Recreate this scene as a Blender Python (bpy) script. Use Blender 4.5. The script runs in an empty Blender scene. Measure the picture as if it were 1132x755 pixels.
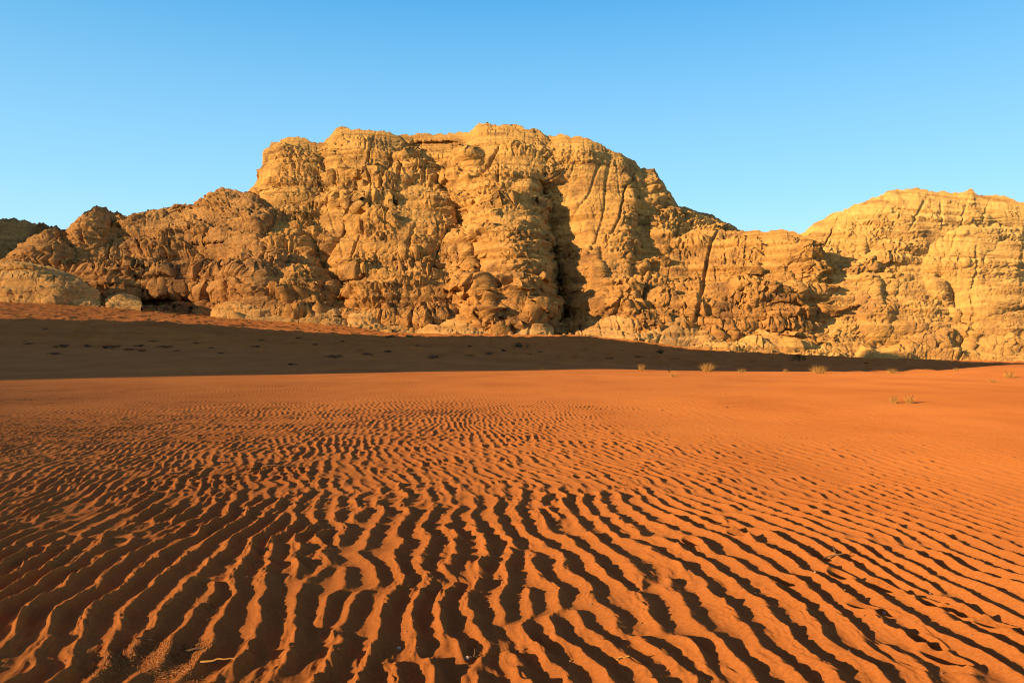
import bpy, math
import numpy as np
from mathutils import Vector

# ------------------------------------------------------------------ camera, sky, sun, exposure
S = bpy.context.scene
COL = S.collection
FPX, CX, CY, HOR = 880.0, 566.0, 377.5, 390.0      # focal length and centre for a 1132 px wide picture
EYE = 1.7
PITCH = math.atan((HOR - CY) / FPX)
SUN_AZ = math.radians(37.0)                         # light travels towards +X, turned this much towards +Y
SUN_EL = math.radians(12.5)

cam_d = bpy.data.cameras.new("camera")
cam = bpy.data.objects.new("camera", cam_d)
COL.objects.link(cam)
cam_d.sensor_width = 36.0
cam_d.lens = 36.0 * FPX / 1132.0
cam_d.clip_start = 0.05
cam_d.clip_end = 20000.0
cam.location = (0, 0, EYE)
cam.rotation_euler = (math.radians(90) + PITCH, 0, 0)
S.camera = cam

world = bpy.data.worlds.new("World")
S.world = world
world.use_nodes = True
wn, wl = world.node_tree.nodes, world.node_tree.links
bg = wn["Background"]
sky = wn.new("ShaderNodeTexSky")
sky.sky_type = 'NISHITA'
sky.sun_disc = False
sky.sun_elevation = SUN_EL
sky.sun_rotation = math.radians(90) + SUN_AZ + math.radians(90)
sky.altitude = 900.0
sky.air_density = 1.0
sky.dust_density = 0.3
sky.ozone_density = 2.0
tint = wn.new("ShaderNodeMix"); tint.data_type = 'RGBA'; tint.blend_type = 'MULTIPLY'
tint.inputs[0].default_value = 1.0
wl.new(sky.outputs[0], tint.inputs[6])
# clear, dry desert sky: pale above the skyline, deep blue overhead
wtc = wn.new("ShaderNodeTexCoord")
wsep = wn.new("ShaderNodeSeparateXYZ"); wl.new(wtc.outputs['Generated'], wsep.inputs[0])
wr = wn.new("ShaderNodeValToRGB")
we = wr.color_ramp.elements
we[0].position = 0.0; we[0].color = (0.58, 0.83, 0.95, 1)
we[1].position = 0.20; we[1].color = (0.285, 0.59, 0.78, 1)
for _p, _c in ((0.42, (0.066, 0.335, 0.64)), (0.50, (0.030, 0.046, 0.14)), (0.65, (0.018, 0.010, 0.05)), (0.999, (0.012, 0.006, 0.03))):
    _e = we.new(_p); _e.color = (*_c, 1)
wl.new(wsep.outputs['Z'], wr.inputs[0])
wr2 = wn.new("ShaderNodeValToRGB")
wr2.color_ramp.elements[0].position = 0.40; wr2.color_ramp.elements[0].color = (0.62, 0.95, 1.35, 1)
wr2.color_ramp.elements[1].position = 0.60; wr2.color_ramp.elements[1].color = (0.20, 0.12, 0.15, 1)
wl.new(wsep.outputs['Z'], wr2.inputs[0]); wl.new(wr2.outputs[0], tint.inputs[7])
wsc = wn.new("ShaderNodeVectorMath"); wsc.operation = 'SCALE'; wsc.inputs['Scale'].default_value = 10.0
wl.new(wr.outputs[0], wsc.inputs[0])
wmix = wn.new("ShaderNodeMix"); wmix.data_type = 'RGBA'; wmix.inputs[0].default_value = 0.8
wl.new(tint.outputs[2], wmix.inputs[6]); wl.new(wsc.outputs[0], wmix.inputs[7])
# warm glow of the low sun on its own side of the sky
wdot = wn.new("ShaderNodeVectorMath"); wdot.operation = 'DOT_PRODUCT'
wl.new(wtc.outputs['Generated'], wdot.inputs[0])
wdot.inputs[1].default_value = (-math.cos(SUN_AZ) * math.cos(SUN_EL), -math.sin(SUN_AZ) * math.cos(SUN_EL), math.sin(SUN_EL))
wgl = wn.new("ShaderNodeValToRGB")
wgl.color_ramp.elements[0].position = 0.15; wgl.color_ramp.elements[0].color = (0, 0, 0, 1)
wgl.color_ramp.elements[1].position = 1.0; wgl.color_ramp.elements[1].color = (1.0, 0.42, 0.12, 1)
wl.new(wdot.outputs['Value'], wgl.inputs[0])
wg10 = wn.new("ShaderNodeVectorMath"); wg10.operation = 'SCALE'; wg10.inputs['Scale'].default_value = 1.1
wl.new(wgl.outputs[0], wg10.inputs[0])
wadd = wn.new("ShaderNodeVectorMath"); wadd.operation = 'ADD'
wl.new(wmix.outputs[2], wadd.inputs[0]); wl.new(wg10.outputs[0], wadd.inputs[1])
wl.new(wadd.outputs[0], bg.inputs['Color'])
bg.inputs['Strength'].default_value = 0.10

sun_d = bpy.data.lights.new("sun", 'SUN')
sun_d.energy = 5.0
sun_d.angle = math.radians(0.5)
sun_d.color = (1.0, 0.68, 0.38)
sun = bpy.data.objects.new("sun", sun_d)
COL.objects.link(sun)
LDIR = Vector((math.cos(SUN_AZ) * math.cos(SUN_EL), math.sin(SUN_AZ) * math.cos(SUN_EL), -math.sin(SUN_EL)))
sun.rotation_euler = LDIR.to_track_quat('-Z', 'Y').to_euler()
sun.location = (-60, -40, 60)

vs = S.view_settings
vs.view_transform = 'Standard'
vs.look = 'None'
vs.exposure = 0.52
vs.gamma = 1.0
vs.use_curve_mapping = False
S.cycles.max_bounces = 4
S.cycles.diffuse_bounces = 4
S.cycles.glossy_bounces = 1
S.cycles.filter_width = 1.05

# ------------------------------------------------------------------ helpers
def ray(px, py):
    """direction per unit of depth along +Y for a pixel of the photograph"""
    v = (CY - py) / FPX
    dy = math.cos(PITCH) - math.sin(PITCH) * v
    dz = math.sin(PITCH) + math.cos(PITCH) * v
    return (px - CX) / FPX / dy, dz / dy

def hash2(ix, iy, seed):
    h = (ix.astype(np.int64) * 374761393 + iy.astype(np.int64) * 668265263 + seed * 974711) & 0xFFFFFFFF
    h = ((h ^ (h >> 13)) * 1274126177) & 0xFFFFFFFF
    return (h ^ (h >> 16)) & 0xFFFFFFFF

def perlin(x, y, seed=0):
    x, y = np.broadcast_arrays(np.asarray(x, np.float32), np.asarray(y, np.float32))
    fx, fy = np.floor(x), np.floor(y)
    ix, iy = fx.astype(np.int32), fy.astype(np.int32)
    dx, dy = x - fx, y - fy
    u = dx * dx * dx * (dx * (dx * 6 - 15) + 10)
    v = dy * dy * dy * (dy * (dy * 6 - 15) + 10)
    def g(a, b, ox, oy):
        th = (hash2(a, b, seed) & 1023).astype(np.float32) * np.float32(2 * math.pi / 1024)
        return np.cos(th) * ox + np.sin(th) * oy
    n00 = g(ix, iy, dx, dy); n10 = g(ix + 1, iy, dx - 1, dy)
    n01 = g(ix, iy + 1, dx, dy - 1); n11 = g(ix + 1, iy + 1, dx - 1, dy - 1)
    a = n00 + u * (n10 - n00)
    b = n01 + u * (n11 - n01)
    return (a + v * (b - a)) * 1.5

def fbm(x, y, seed, octv=4, gain=0.5):
    s = 0; a = 1.0
    for k in range(octv):
        s = s + a * perlin(x * 2 ** k, y * 2 ** k, seed + 17 * k)
        a *= gain
    return s

def worley(x, y, seed):
    """nearest and second nearest feature distance, and the cell's random value"""
    ix, iy = np.floor(x).astype(np.int32), np.floor(y).astype(np.int32)
    f1 = np.full(x.shape, 9.0, np.float32); f2 = f1.copy(); val = np.zeros(x.shape, np.float32)
    for a in (-1, 0, 1):
        for b in (-1, 0, 1):
            h = hash2(ix + a, iy + b, seed)
            qx = ix + a + (h & 1023) / 1023.0
            qy = iy + b + ((h >> 10) & 1023) / 1023.0
            d = np.sqrt((x - qx) ** 2 + (y - qy) ** 2).astype(np.float32)
            near = d < f1
            f2 = np.where(near, f1, np.minimum(f2, d))
            val = np.where(near, ((h >> 20) & 1023) / 1023.0, val)
            f1 = np.where(near, d, f1)
    return f1, f2, val

def sstep(a, b, x):
    t = np.clip((x - a) / (b - a), 0, 1)
    return t * t * (3 - 2 * t)

def ip(px, pts):
    p = np.array(pts, float)
    return np.interp(px, p[:, 0], p[:, 1])

def grid_mesh(name, V, wrap=False):
    """V: rows x cols x 3 -> quad sheet"""
    r, c = V.shape[:2]
    idx = np.arange(r * c, dtype=np.int32).reshape(r, c)
    if wrap:
        idx = np.concatenate([idx, idx[:, :1]], 1)
    q = np.stack([idx[:-1, :-1], idx[:-1, 1:], idx[1:, 1:], idx[1:, :-1]], -1).reshape(-1, 4)
    return raw_mesh(name, V.reshape(-1, 3), q)

def raw_mesh(name, verts, quads):
    quads = np.asarray(quads, np.int32)
    k = quads.shape[1]
    me = bpy.data.meshes.new(name)
    me.vertices.add(len(verts))
    me.vertices.foreach_set('co', np.asarray(verts, np.float32).ravel())
    me.loops.add(quads.size)
    me.loops.foreach_set('vertex_index', quads.ravel())
    me.polygons.add(len(quads))
    me.polygons.foreach_set('loop_start', np.arange(0, quads.size, k, dtype=np.int32))
    me.update(calc_edges=True)
    me.shade_smooth()
    return me

def link(name, me, mat, parent=None, **props):
    o = bpy.data.objects.new(name, me)
    COL.objects.link(o)
    if mat is not None and me is not None and not me.materials:
        me.materials.append(mat)
    if parent is not None:
        o.parent = parent
    for k, v in props.items():
        o[k] = v
    return o

# ------------------------------------------------------------------ materials
def new_mat(name, rough=0.95):
    m = bpy.data.materials.new(name); m.use_nodes = True
    nt = m.node_tree; b = nt.nodes["Principled BSDF"]
    b.inputs['Roughness'].default_value = rough
    b.inputs['Diffuse Roughness'].default_value = 1.0
    b.inputs['Specular IOR Level'].default_value = 0.05
    return m, nt, b

def noise_node(nt, vec, scale, detail=4, rough=0.55):
    n = nt.nodes.new("ShaderNodeTexNoise")
    n.inputs['Scale'].default_value = scale
    n.inputs['Detail'].default_value = detail
    n.inputs['Roughness'].default_value = rough
    nt.links.new(vec, n.inputs['Vector'])
    return n.outputs[0]

def ramp(nt, fac, stops):
    r = nt.nodes.new("ShaderNodeValToRGB")
    e = r.color_ramp.elements
    while len(e) < len(stops):
        e.new(0.5)
    for i, (p, c) in enumerate(stops):
        e[i].position = p
        e[i].color = (*c, 1) if len(c) == 3 else c
    nt.links.new(fac, r.inputs[0])
    return r.outputs[0]

def mixc(nt, fac, a, b, mode='MIX'):
    m = nt.nodes.new("ShaderNodeMix"); m.data_type = 'RGBA'; m.blend_type = mode
    for sock, v in ((m.inputs[0], fac), (m.inputs[6], a), (m.inputs[7], b)):
        if isinstance(v, (int, float)):
            sock.default_value = v
        elif isinstance(v, tuple):
            sock.default_value = (*v, 1)
        else:
            nt.links.new(v, sock)
    return m.outputs[2]

def coords(nt, scale=(1, 1, 1)):
    t = nt.nodes.new("ShaderNodeTexCoord")
    mp = nt.nodes.new("ShaderNodeMapping")
    mp.inputs['Scale'].default_value = scale
    nt.links.new(t.outputs['Object'], mp.inputs['Vector'])
    return mp.outputs[0]

def bump(nt, b, height, strength, dist):
    n = nt.nodes.new("ShaderNodeBump")
    n.inputs['Strength'].default_value = strength
    n.inputs['Distance'].default_value = dist
    nt.links.new(height, n.inputs['Height'])
    nt.links.new(n.outputs[0], b.inputs['Normal'])

def sand_material():
    m, nt, b = new_mat("red_sand", 1.0)
    c1 = coords(nt)
    big = noise_node(nt, c1, 0.05, 3)
    col = ramp(nt, big, [(0.3, (0.375, 0.134, 0.033)), (0.7, (0.490, 0.180, 0.042))])
    fine = noise_node(nt, c1, 45.0, 3, 0.7)
    grain = ramp(nt, fine, [(0.3, (0.78, 0.74, 0.70)), (0.7, (1.1, 1.1, 1.1))])
    col = mixc(nt, 1.0, col, grain, 'MULTIPLY')
    c5 = coords(nt, (0.5, 0.22, 1.0))
    patch = noise_node(nt, c5, 0.6, 5, 0.6)
    col = mixc(nt, 1.0, col, ramp(nt, patch, [(0.30, (0.86, 0.82, 0.80)), (0.50, (1.0, 1.0, 1.0)), (0.72, (1.10, 1.12, 1.12))]), 'MULTIPLY')
    nt.links.new(col, b.inputs['Base Color'])
    f2 = noise_node(nt, c1, 160.0, 2, 0.6)
    bump(nt, b, f2, 0.35, 0.006)
    return m

def rock_material(name, low, high, varnish, z0, z1, seed, relief=1.0):
    m, nt, b = new_mat(name, 0.95)
    c1 = coords(nt)
    sep = nt.nodes.new("ShaderNodeSeparateXYZ"); nt.links.new(c1, sep.inputs[0])
    mr = nt.nodes.new("ShaderNodeMapRange")
    mr.inputs['From Min'].default_value = z0; mr.inputs['From Max'].default_value = z1
    nt.links.new(sep.outputs['Z'], mr.inputs['Value'])
    nz = noise_node(nt, c1, 0.02 + 0.003 * seed, 4, 0.6)
    add = nt.nodes.new("ShaderNodeMath"); add.operation = 'MULTIPLY_ADD'
    nt.links.new(nz, add.inputs[0]); add.inputs[1].default_value = 1.2
    sub = nt.nodes.new("ShaderNodeMath"); sub.operation = 'SUBTRACT'
    nt.links.new(mr.outputs[0], sub.inputs[0]); sub.inputs[1].default_value = 0.6
    nt.links.new(sub.outputs[0], add.inputs[2])
    col = mixc(nt, add.outputs[0], low, high)
    # beds of slightly different stone
    c2 = coords(nt, (0.012, 0.012, 0.35))
    bed = noise_node(nt, c2, 1.0, 4, 0.6)
    col = mixc(nt, 1.0, col, ramp(nt, bed, [(0.32, (0.66, 0.58, 0.52)), (0.50, (1.0, 0.97, 0.94)), (0.70, (1.14, 1.16, 1.14))]), 'MULTIPLY')
    # desert varnish: brown stains
    v = noise_node(nt, c1, 0.055, 6, 0.65)
    fac = ramp(nt, v, [(0.50, (0, 0, 0)), (0.66, (0.7, 0.7, 0.7))])
    col = mixc(nt, fac, col, varnish)
    sp = noise_node(nt, c1, 0.9, 4, 0.7)
    col = mixc(nt, 1.0, col, ramp(nt, sp, [(0.3, (0.72, 0.68, 0.64)), (0.65, (1.1, 1.1, 1.1))]), 'MULTIPLY')
    nt.links.new(col, b.inputs['Base Color'])
    c3 = coords(nt, (0.55, 0.55, 1.15))
    vo = nt.nodes.new("ShaderNodeTexVoronoi"); vo.feature = 'F1'; vo.inputs['Scale'].default_value = 1.0
    nt.links.new(c3, vo.inputs['Vector'])
    vo2 = nt.nodes.new("ShaderNodeTexVoronoi"); vo2.feature = 'DISTANCE_TO_EDGE'; vo2.inputs['Scale'].default_value = 0.32
    nt.links.new(c3, vo2.inputs['Vector'])
    cr = ramp(nt, vo2.outputs['Distance'], [(0.0, (0, 0, 0)), (0.10, (1, 1, 1))])
    f = noise_node(nt, c3, 1.1, 6, 0.7)
    ma = nt.nodes.new("ShaderNodeMath"); ma.operation = 'MULTIPLY_ADD'
    nt.links.new(vo.outputs['Distance'], ma.inputs[0]); ma.inputs[1].default_value = 0.55; nt.links.new(f, ma.inputs[2])
    mb = nt.nodes.new("ShaderNodeMath"); mb.operation = 'MULTIPLY_ADD'
    nt.links.new(cr, mb.inputs[0]); mb.inputs[1].default_value = 0.25; nt.links.new(ma.outputs[0], mb.inputs[2])
    bump(nt, b, mb.outputs[0], 0.6 * relief, 1.5)
    return m

M_SAND = sand_material()
M_MAIN = rock_material("ochre_sandstone", (0.54, 0.285, 0.083), (0.69, 0.420, 0.122), (0.20, 0.105, 0.05), 15, 110, 0)
M_RED = rock_material("red_sandstone", (0.47, 0.245, 0.082), (0.55, 0.315, 0.105), (0.18, 0.090, 0.045), 20, 90, 2)
M_PALE = rock_material("pale_sandstone", (0.66, 0.385, 0.112), (0.76, 0.480, 0.148), (0.38, 0.21, 0.08), 0, 110, 4, 0.8)
M_DOME = rock_material("smooth_sandstone", (0.58, 0.345, 0.112), (0.64, 0.400, 0.138), (0.32, 0.18, 0.08), 10, 60, 6, 0.5)

# ------------------------------------------------------------------ ground
BASE_PY = [(-260, 322), (0, 333), (60, 335), (130, 340), (200, 348), (270, 353), (330, 357), (380, 361), (430, 368),
           (480, 370), (560, 371), (640, 371), (700, 376), (760, 385), (830, 390), (900, 394), (960, 396), (1060, 399),
           (1132, 400), (1390, 402)]
BASE_D = [(-260, 400), (0, 420), (300, 430), (560, 430), (740, 436), (830, 445), (1000, 482), (1132, 505), (1390, 530)]
REAR_PY = [(-260, 352), (0, 355), (90, 356), (180, 358), (300, 366), (450, 372.5), (560, 373), (640, 373), (700, 379), (760, 387), (830, 391), (1390, 402)]
D0 = 70.0
S_FRONT, S_REAR = 60.5, 238.0                        # the long shadow lies between these two lines along the light

def terrain(x, y):
    """large form of the ground (no ripples)"""
    x = np.asarray(x, float); y = np.asarray(y, float)
    yy = np.maximum(y, 1.0)
    px = np.clip(CX + FPX * x / yy, -250, 1380)
    db = ip(px, BASE_D); pb = ip(px, BASE_PY); pr = ip(px, REAR_PY)
    yr = S_REAR / np.maximum(math.cos(SUN_AZ) - (px - CX) / FPX * math.sin(SUN_AZ), 0.25)
    yr = np.minimum(yr, db - 12)
    zb = EYE + db * ray(px, pb)[1]
    zr = EYE + yr * ray(px, np.maximum(pr, pb + 0.6))[1]
    t1 = np.clip((yy - D0) / (yr - D0), 0, 1); t2 = np.clip((yy - yr) / (db - yr), 0, 1.6)
    z = zr * t1 ** 1.12 + (zb - zr) * t2
    brow = sstep(470, 640, px)
    z = z - brow * 1.0 * sstep(67, 115, yy) * (1 - sstep(180, 300, yy))
    z = z - 0.10 * brow * np.exp(-((yy - 66) / 16) ** 2) + 0.75 * sstep(985, 1150, px) * sstep(48, 72, yy) * (1 - sstep(85, 130, yy))
    und = 0.09 * perlin(x / 17.0, y / 14.0, 5) + 0.5 * perlin(x / 60.0, y / 45.0, 6) * sstep(90, 180, yy)
    z = z + und * sstep(10, 40, yy) * np.where(y > 0, 1, 0)
    return z

def hit(px, py, dmin=2.5, dmax=900.0):
    """ground point seen at a pixel of the photograph"""
    rx, rz = ray(px, py)
    d = np.concatenate([np.arange(dmin, 40, 0.02), np.arange(40, dmax, 0.25)])
    z = terrain(rx * d, d)
    below = np.nonzero(EYE + rz * d <= z)[0]
    k = below[0] if len(below) else len(d) - 1
    return rx * d[k], d[k], z[k]

def ripple_field(lx, ly, nx, ny, lam, skx, sky_, seed, tilt=0.0):
    rs = np.random.RandomState(seed)
    kx = 2 * np.pi * np.fft.fftfreq(nx, lx / nx)[:, None]
    ky = 2 * np.pi * np.fft.fftfreq(ny, ly / ny)[None, :]
    k0 = 2 * np.pi / lam
    f = np.exp(-((kx - k0) / (skx * k0)) ** 2 / 2 - ((ky - tilt * k0) / (sky_ * k0)) ** 2 / 2)
    spec = f * (rs.randn(nx, ny) + 1j * rs.randn(nx, ny))
    c = np.fft.ifft2(spec)
    return (c / np.mean(np.abs(c))).astype(np.complex64)

def sample(c, lx, ly, x, y):
    nx, ny = c.shape
    u = (x / lx * nx) % nx; v = (y / ly * ny) % ny
    i = np.floor(u).astype(np.int32); j = np.floor(v).astype(np.int32)
    fu = (u - i).astype(np.float32); fv = (v - j).astype(np.float32)
    i0 = i % nx; j0 = j % ny; i1 = (i + 1) % nx; j1 = (j + 1) % ny
    return (c[i0, j0] * (1 - fu) + c[i1, j0] * fu) * (1 - fv) + (c[i0, j1] * (1 - fu) + c[i1, j1] * fu) * fv

def ground_z(x, y):
    """height of the finished sand, ripples included"""
    a, r, z = GRID
    ang = math.atan2(x, y); d = math.hypot(x, y)
    i = int(np.clip(np.searchsorted(r, d), 1, len(r) - 1)); j = int(np.clip(np.searchsorted(a, ang), 1, len(a) - 1))
    fi = (d - r[i - 1]) / (r[i] - r[i - 1]); fj = np.clip((ang - a[j - 1]) / (a[j] - a[j - 1]), 0, 1)
    return float((z[i - 1, j - 1] * (1 - fj) + z[i - 1, j] * fj) * (1 - fi) + (z[i, j - 1] * (1 - fj) + z[i, j] * fj) * fi)

PRINTS = [(788, 577), (820, 593), (765, 601), (905, 617), (868, 646), (930, 638), (975, 651), (962, 676), (1032, 672),
          (1062, 680), (1108, 696), (1022, 714), (1048, 733), (690, 540), (640, 528), (560, 508), (583, 522)]

def build_sand():
    az_in = np.radians(np.concatenate([np.arange(-58.0, -36.0, 0.12), np.arange(-36.0, 36.0, 0.055), np.arange(36.0, 58.001, 0.12)]))
    az_out = np.radians(np.concatenate([np.arange(60.0, 301.0, 3.0)]))
    az = np.concatenate([az_in, az_out])
    r = [0.4]
    while r[-1] < 3000:
        d = r[-1]
        if d < 2.8:
            st = 0.15
        elif d < 75:
            st = min(max(0.011, 0.55 * d * d / (FPX * EYE)), 0.10)
        else:
            st = 0.10 * (d / 75.0) ** 1.9
        r.append(d + min(st, 60))
    r = np.array(r)
    x = (r[:, None] * np.sin(az)[None, :]); y = (r[:, None] * np.cos(az)[None, :])
    z = terrain(x, y)
    # ripples
    front = np.broadcast_to((np.arange(len(az)) < len(az_in))[None, :], x.shape) & (r[:, None] > 2.6) & (r[:, None] < 130)
    xs, ys = x[front], y[front]
    lx, ly = 36.0, 72.0
    c = ripple_field(lx, ly, 1200, 1440, 0.212, 0.115, 0.13, 3)
    cb = ripple_field(lx, ly, 1400, 1440, 0.155, 0.13, 0.14, 5)      # shorter, broken crests further out
    c2 = ripple_field(lx, ly, 1800, 1440, 0.105, 0.26, 0.32, 8)
    c3 = ripple_field(12.0, 24.0, 1600, 1200, 0.042, 0.22, 0.30, 11, 0.15)
    wx = 0.20 * perlin(xs / 2.3, ys / 2.8, 21) + 0.9 * perlin(xs / 9.0, ys / 12.0, 22) + 0.05 * perlin(xs / 0.6, ys / 0.5, 23) + 0.018 * perlin(xs / 0.22, ys / 0.2, 24)
    xr = xs + wx + 0.14 * ys
    dist = np.hypot(xs, ys)
    w = sstep(7, 16, dist + 2.5 * perlin(xs / 3.0, ys / 3.0, 25)) * (1 - 0.75 * sstep(0.5, 5.0, xs - 0.05 * ys))
    q1 = sample(c, lx, ly, xr, ys); qb = sample(cb, lx, ly, xr, ys)
    def prof(q):
        ph = np.angle(q); a_ = np.abs(q); am = a_ / (a_ + 0.14) * (0.9 + 0.12 * np.clip(a_, 0, 2))
        ph = ph + 0.35 * np.sin(ph)
        return am * (1.0 - (np.sin(ph / 2) ** 2 + 0.02) ** 0.66)
    h1 = prof(q1) * (1 - w) + prof(qb) * w
    # ripples are tallest in front of the camera, lower further out and to the right
    right = sstep(-0.05, 0.45, xs / ys)
    A = 0.031 + 0.028 * (1 - sstep(4.5, 11, dist)) * (1 - 0.45 * right)
    A = A * (1 - 0.42 * sstep(10, 24, dist) * (1 - right)) * (1 + 0.75 * right * sstep(9, 22, dist))
    A = A * (1 - 0.05 * right * sstep(6, 18, dist)) * (1 - 0.35 * sstep(0.0, 0.35, xs / ys) * sstep(34, 64, dist))
    A = A * (0.9 + 0.4 * perlin(xs / 5.0, ys / 7.0, 30)) * (1 - sstep(85, 125, dist))
    q2 = sample(c2, lx, ly, xr + 0.03 * h1, ys)
    h2 = 0.5 + 0.5 * np.cos(np.angle(q2))
    near = 1 - sstep(10, 22, dist)
    h1c = np.clip(h1, 0, 1)
    sec = 0.027 * h2 ** 1.3 * np.clip(np.abs(q2), 0, 1.3) * sstep(-0.4, 0.2, perlin(xs / 0.8, ys / 1.2, 41)) * (1 - sstep(14, 32, dist)) * (0.30 + 0.70 * h1c) * (1 - 0.45 * right)
    q3 = sample(c3, 12.0, 24.0, xr + 0.02 * h1, ys)
    sec = sec + 0.011 * (0.5 + 0.5 * np.cos(np.angle(q3))) * np.clip(np.abs(q3), 0, 1.3) * (0.15 + 0.85 * h1c) * sstep(-0.3, 0.3, perlin(xs / 0.5, ys / 0.9, 43)) * (1 - sstep(7, 13, dist))
    cells = np.abs(perlin(xs / 0.13, ys / 0.10, 53)) + 0.5 * np.abs(perlin(xs / 0.06, ys / 0.055, 54))
    lump = 0.008 * perlin(xs / 0.11, ys / 0.13, 51) + 0.004 * perlin(xs / 0.05, ys / 0.05, 52) - 0.016 * np.clip(0.35 - cells, 0, 1) * sstep(-0.2, 0.3, perlin(xs / 0.9, ys / 0.7, 42))
    rz = A * h1 + sec + lump * near * (0.3 + 0.7 * np.clip(h1, 0, 1))
    # footprints pressed into the ripples
    for k, (fx, fy) in enumerate(PRINTS):
        gx, gy, gz = hit(fx, fy)
        yaw = math.atan2(-3.2, 1.3) + 0.3 * math.sin(k * 2.1)
        dx, dy = xs - gx, ys - gy
        m = (np.abs(dx) < 0.5) & (np.abs(dy) < 0.5)
        u = dx[m] * math.cos(yaw) + dy[m] * math.sin(yaw)
        v = -dx[m] * math.sin(yaw) + dy[m] * math.cos(yaw)
        e = np.sqrt((u / 0.15) ** 2 + (v / 0.068) ** 2)
        inside = 1 - sstep(0.75, 1.1, e)
        rim = np.exp(-((e - 1.2) / 0.22) ** 2)
        rz[m] = rz[m] * (1 - 0.9 * inside) - 0.030 * inside + 0.014 * rim
    z[front] += rz
    # low sand hummocks beyond the ripples
    far = (y > 85) & (y < 620)
    z[far] += (0.75 * np.maximum(0, perlin(x[far] / 4.5, y[far] / 7.0, 61)) + 0.35 * np.abs(perlin(x[far] / 2.0, y[far] / 3.5, 62))) * sstep(85, 140, y[far])
    V = np.stack([x, y, z], -1)
    me = grid_mesh("sand", V, wrap=True)
    global GRID
    GRID = (az[:len(az_in)], r, z[:, :len(az_in)])
    return link("ground", me, M_SAND, kind="structure", label="rippled orange desert sand with footprints running up to the cliffs", category="sand")

# ------------------------------------------------------------------ rock massifs
def seg_dist(px, py, pts):
    """signed distance (right of the line is positive for a line drawn downwards) to a polyline, in pixels"""
    best = np.full(px.shape, 1e9); sgn = np.ones(px.shape); tt = np.zeros(px.shape)
    n = len(pts) - 1
    for k in range(n):
        (ax, ay), (bx, by) = pts[k], pts[k + 1]
        dx, dy = bx - ax, by - ay
        L2 = dx * dx + dy * dy
        t = np.clip(((px - ax) * dx + (py - ay) * dy) / L2, 0, 1)
        d = np.hypot(px - ax - t * dx, py - ay - t * dy)
        cr = (px - ax) * dy - (py - ay) * dx
        m = d < best
        best = np.where(m, d, best); sgn = np.where(m, np.sign(cr), sgn); tt = np.where(m, (k + t) / n, tt)
    return best * sgn, tt

def features(px, py, feats):
    """metres pushed towards (+) or away from (-) the viewer"""
    o = np.zeros(px.shape); lob = np.zeros(px.shape)
    wob = 3.0 * perlin(px / 14.0, py / 14.0, 77) + 1.5 * perlin(px / 5.0, py / 5.0, 78)
    for f in feats:
        if f[0] == 'dome':
            _, cx, cy, rx, ry, a = f
            q = ((px + wob - cx) / rx) ** 2 + ((py + wob * 0.7 - cy) / ry) ** 2
            lob = np.maximum(lob, 0.5 * lob + 1.5 * a * np.maximum(0, 1 - q) ** 0.55)
        elif f[0] == 'hollow':          # a deep rounded recess
            _, cx, cy, rx, ry, a = f
            q = ((px + wob - cx) / rx) ** 2 + ((py + wob * 0.7 - cy) / ry) ** 2
            o = o - a * np.maximum(0, 1 - q ** 2) ** 0.5
        elif f[0] == 'groove':          # steep on its left side, returns slowly on its right
            _, pts, depth, wl_, wr = f
            s, t = seg_dist(px + wob * 0.6, py, pts)
            s0 = s
            end = sstep(0, 0.15, t) * (1 - sstep(0.9, 1.0, t) * 0.6)
            prof = np.where(s0 < 0, np.exp(-(s0 / wl_) ** 2), np.exp(-np.abs(s0) / wr))
            o = o - depth * prof * end * (0.45 + 0.55 * t)
        elif f[0] == 'step':            # everything on the right of the line lies further back, fading out
            _, pts, depth, w, reach = f
            s, t = seg_dist(px + wob * 0.6, py, pts)
            end = np.sin(np.pi * np.clip(t, 0.02, 0.98)) ** 0.5
            o = o - depth * sstep(-w, w, s) * np.exp(-np.maximum(s, 0) / reach) * end
        elif f[0] == 'ledge':           # a horizontal shelf: lower side stands forward
            _, x0, x1, y0, y1, depth, reach = f
            yl = y0 + (y1 - y0) * (px - x0) / (x1 - x0)
            w = sstep(x0 - 8, x0 + 12, px) * (1 - sstep(x1 - 12, x1 + 8, px))
            s = py + wob * 0.4 - yl
            o = o + depth * w * sstep(-1.5, 1.5, s) * np.exp(-np.maximum(s, 0) / reach)
    return o + lob

def tiers(x, y, sx, sy, seed):
    """overlapping rounded lobes, steep at the top edge and fading downwards, each in front of those behind it"""
    u, v = x / sx, y / sy
    ix, iy = np.floor(u).astype(np.int32), np.floor(v).astype(np.int32)
    out = np.zeros(x.shape, np.float32)
    for a in (-1, 0, 1):
        for b in (-2, -1, 0, 1):
            h = hash2(ix + a, iy + b, seed)
            du = u - (ix + a + (h & 1023) / 1023.0)
            dv = v - (iy + b + ((h >> 10) & 1023) / 1023.0)
            amp = 0.45 + 0.55 * ((h >> 20) & 1023) / 1023.0
            q = (du / (0.55 + 0.4 * amp)) ** 2 + np.where(dv < 0, (dv / 0.45) ** 2, (dv / 1.35) ** 2)
            out = np.maximum(out, amp * np.maximum(0, 1 - q) ** 0.65)
    return out

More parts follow.
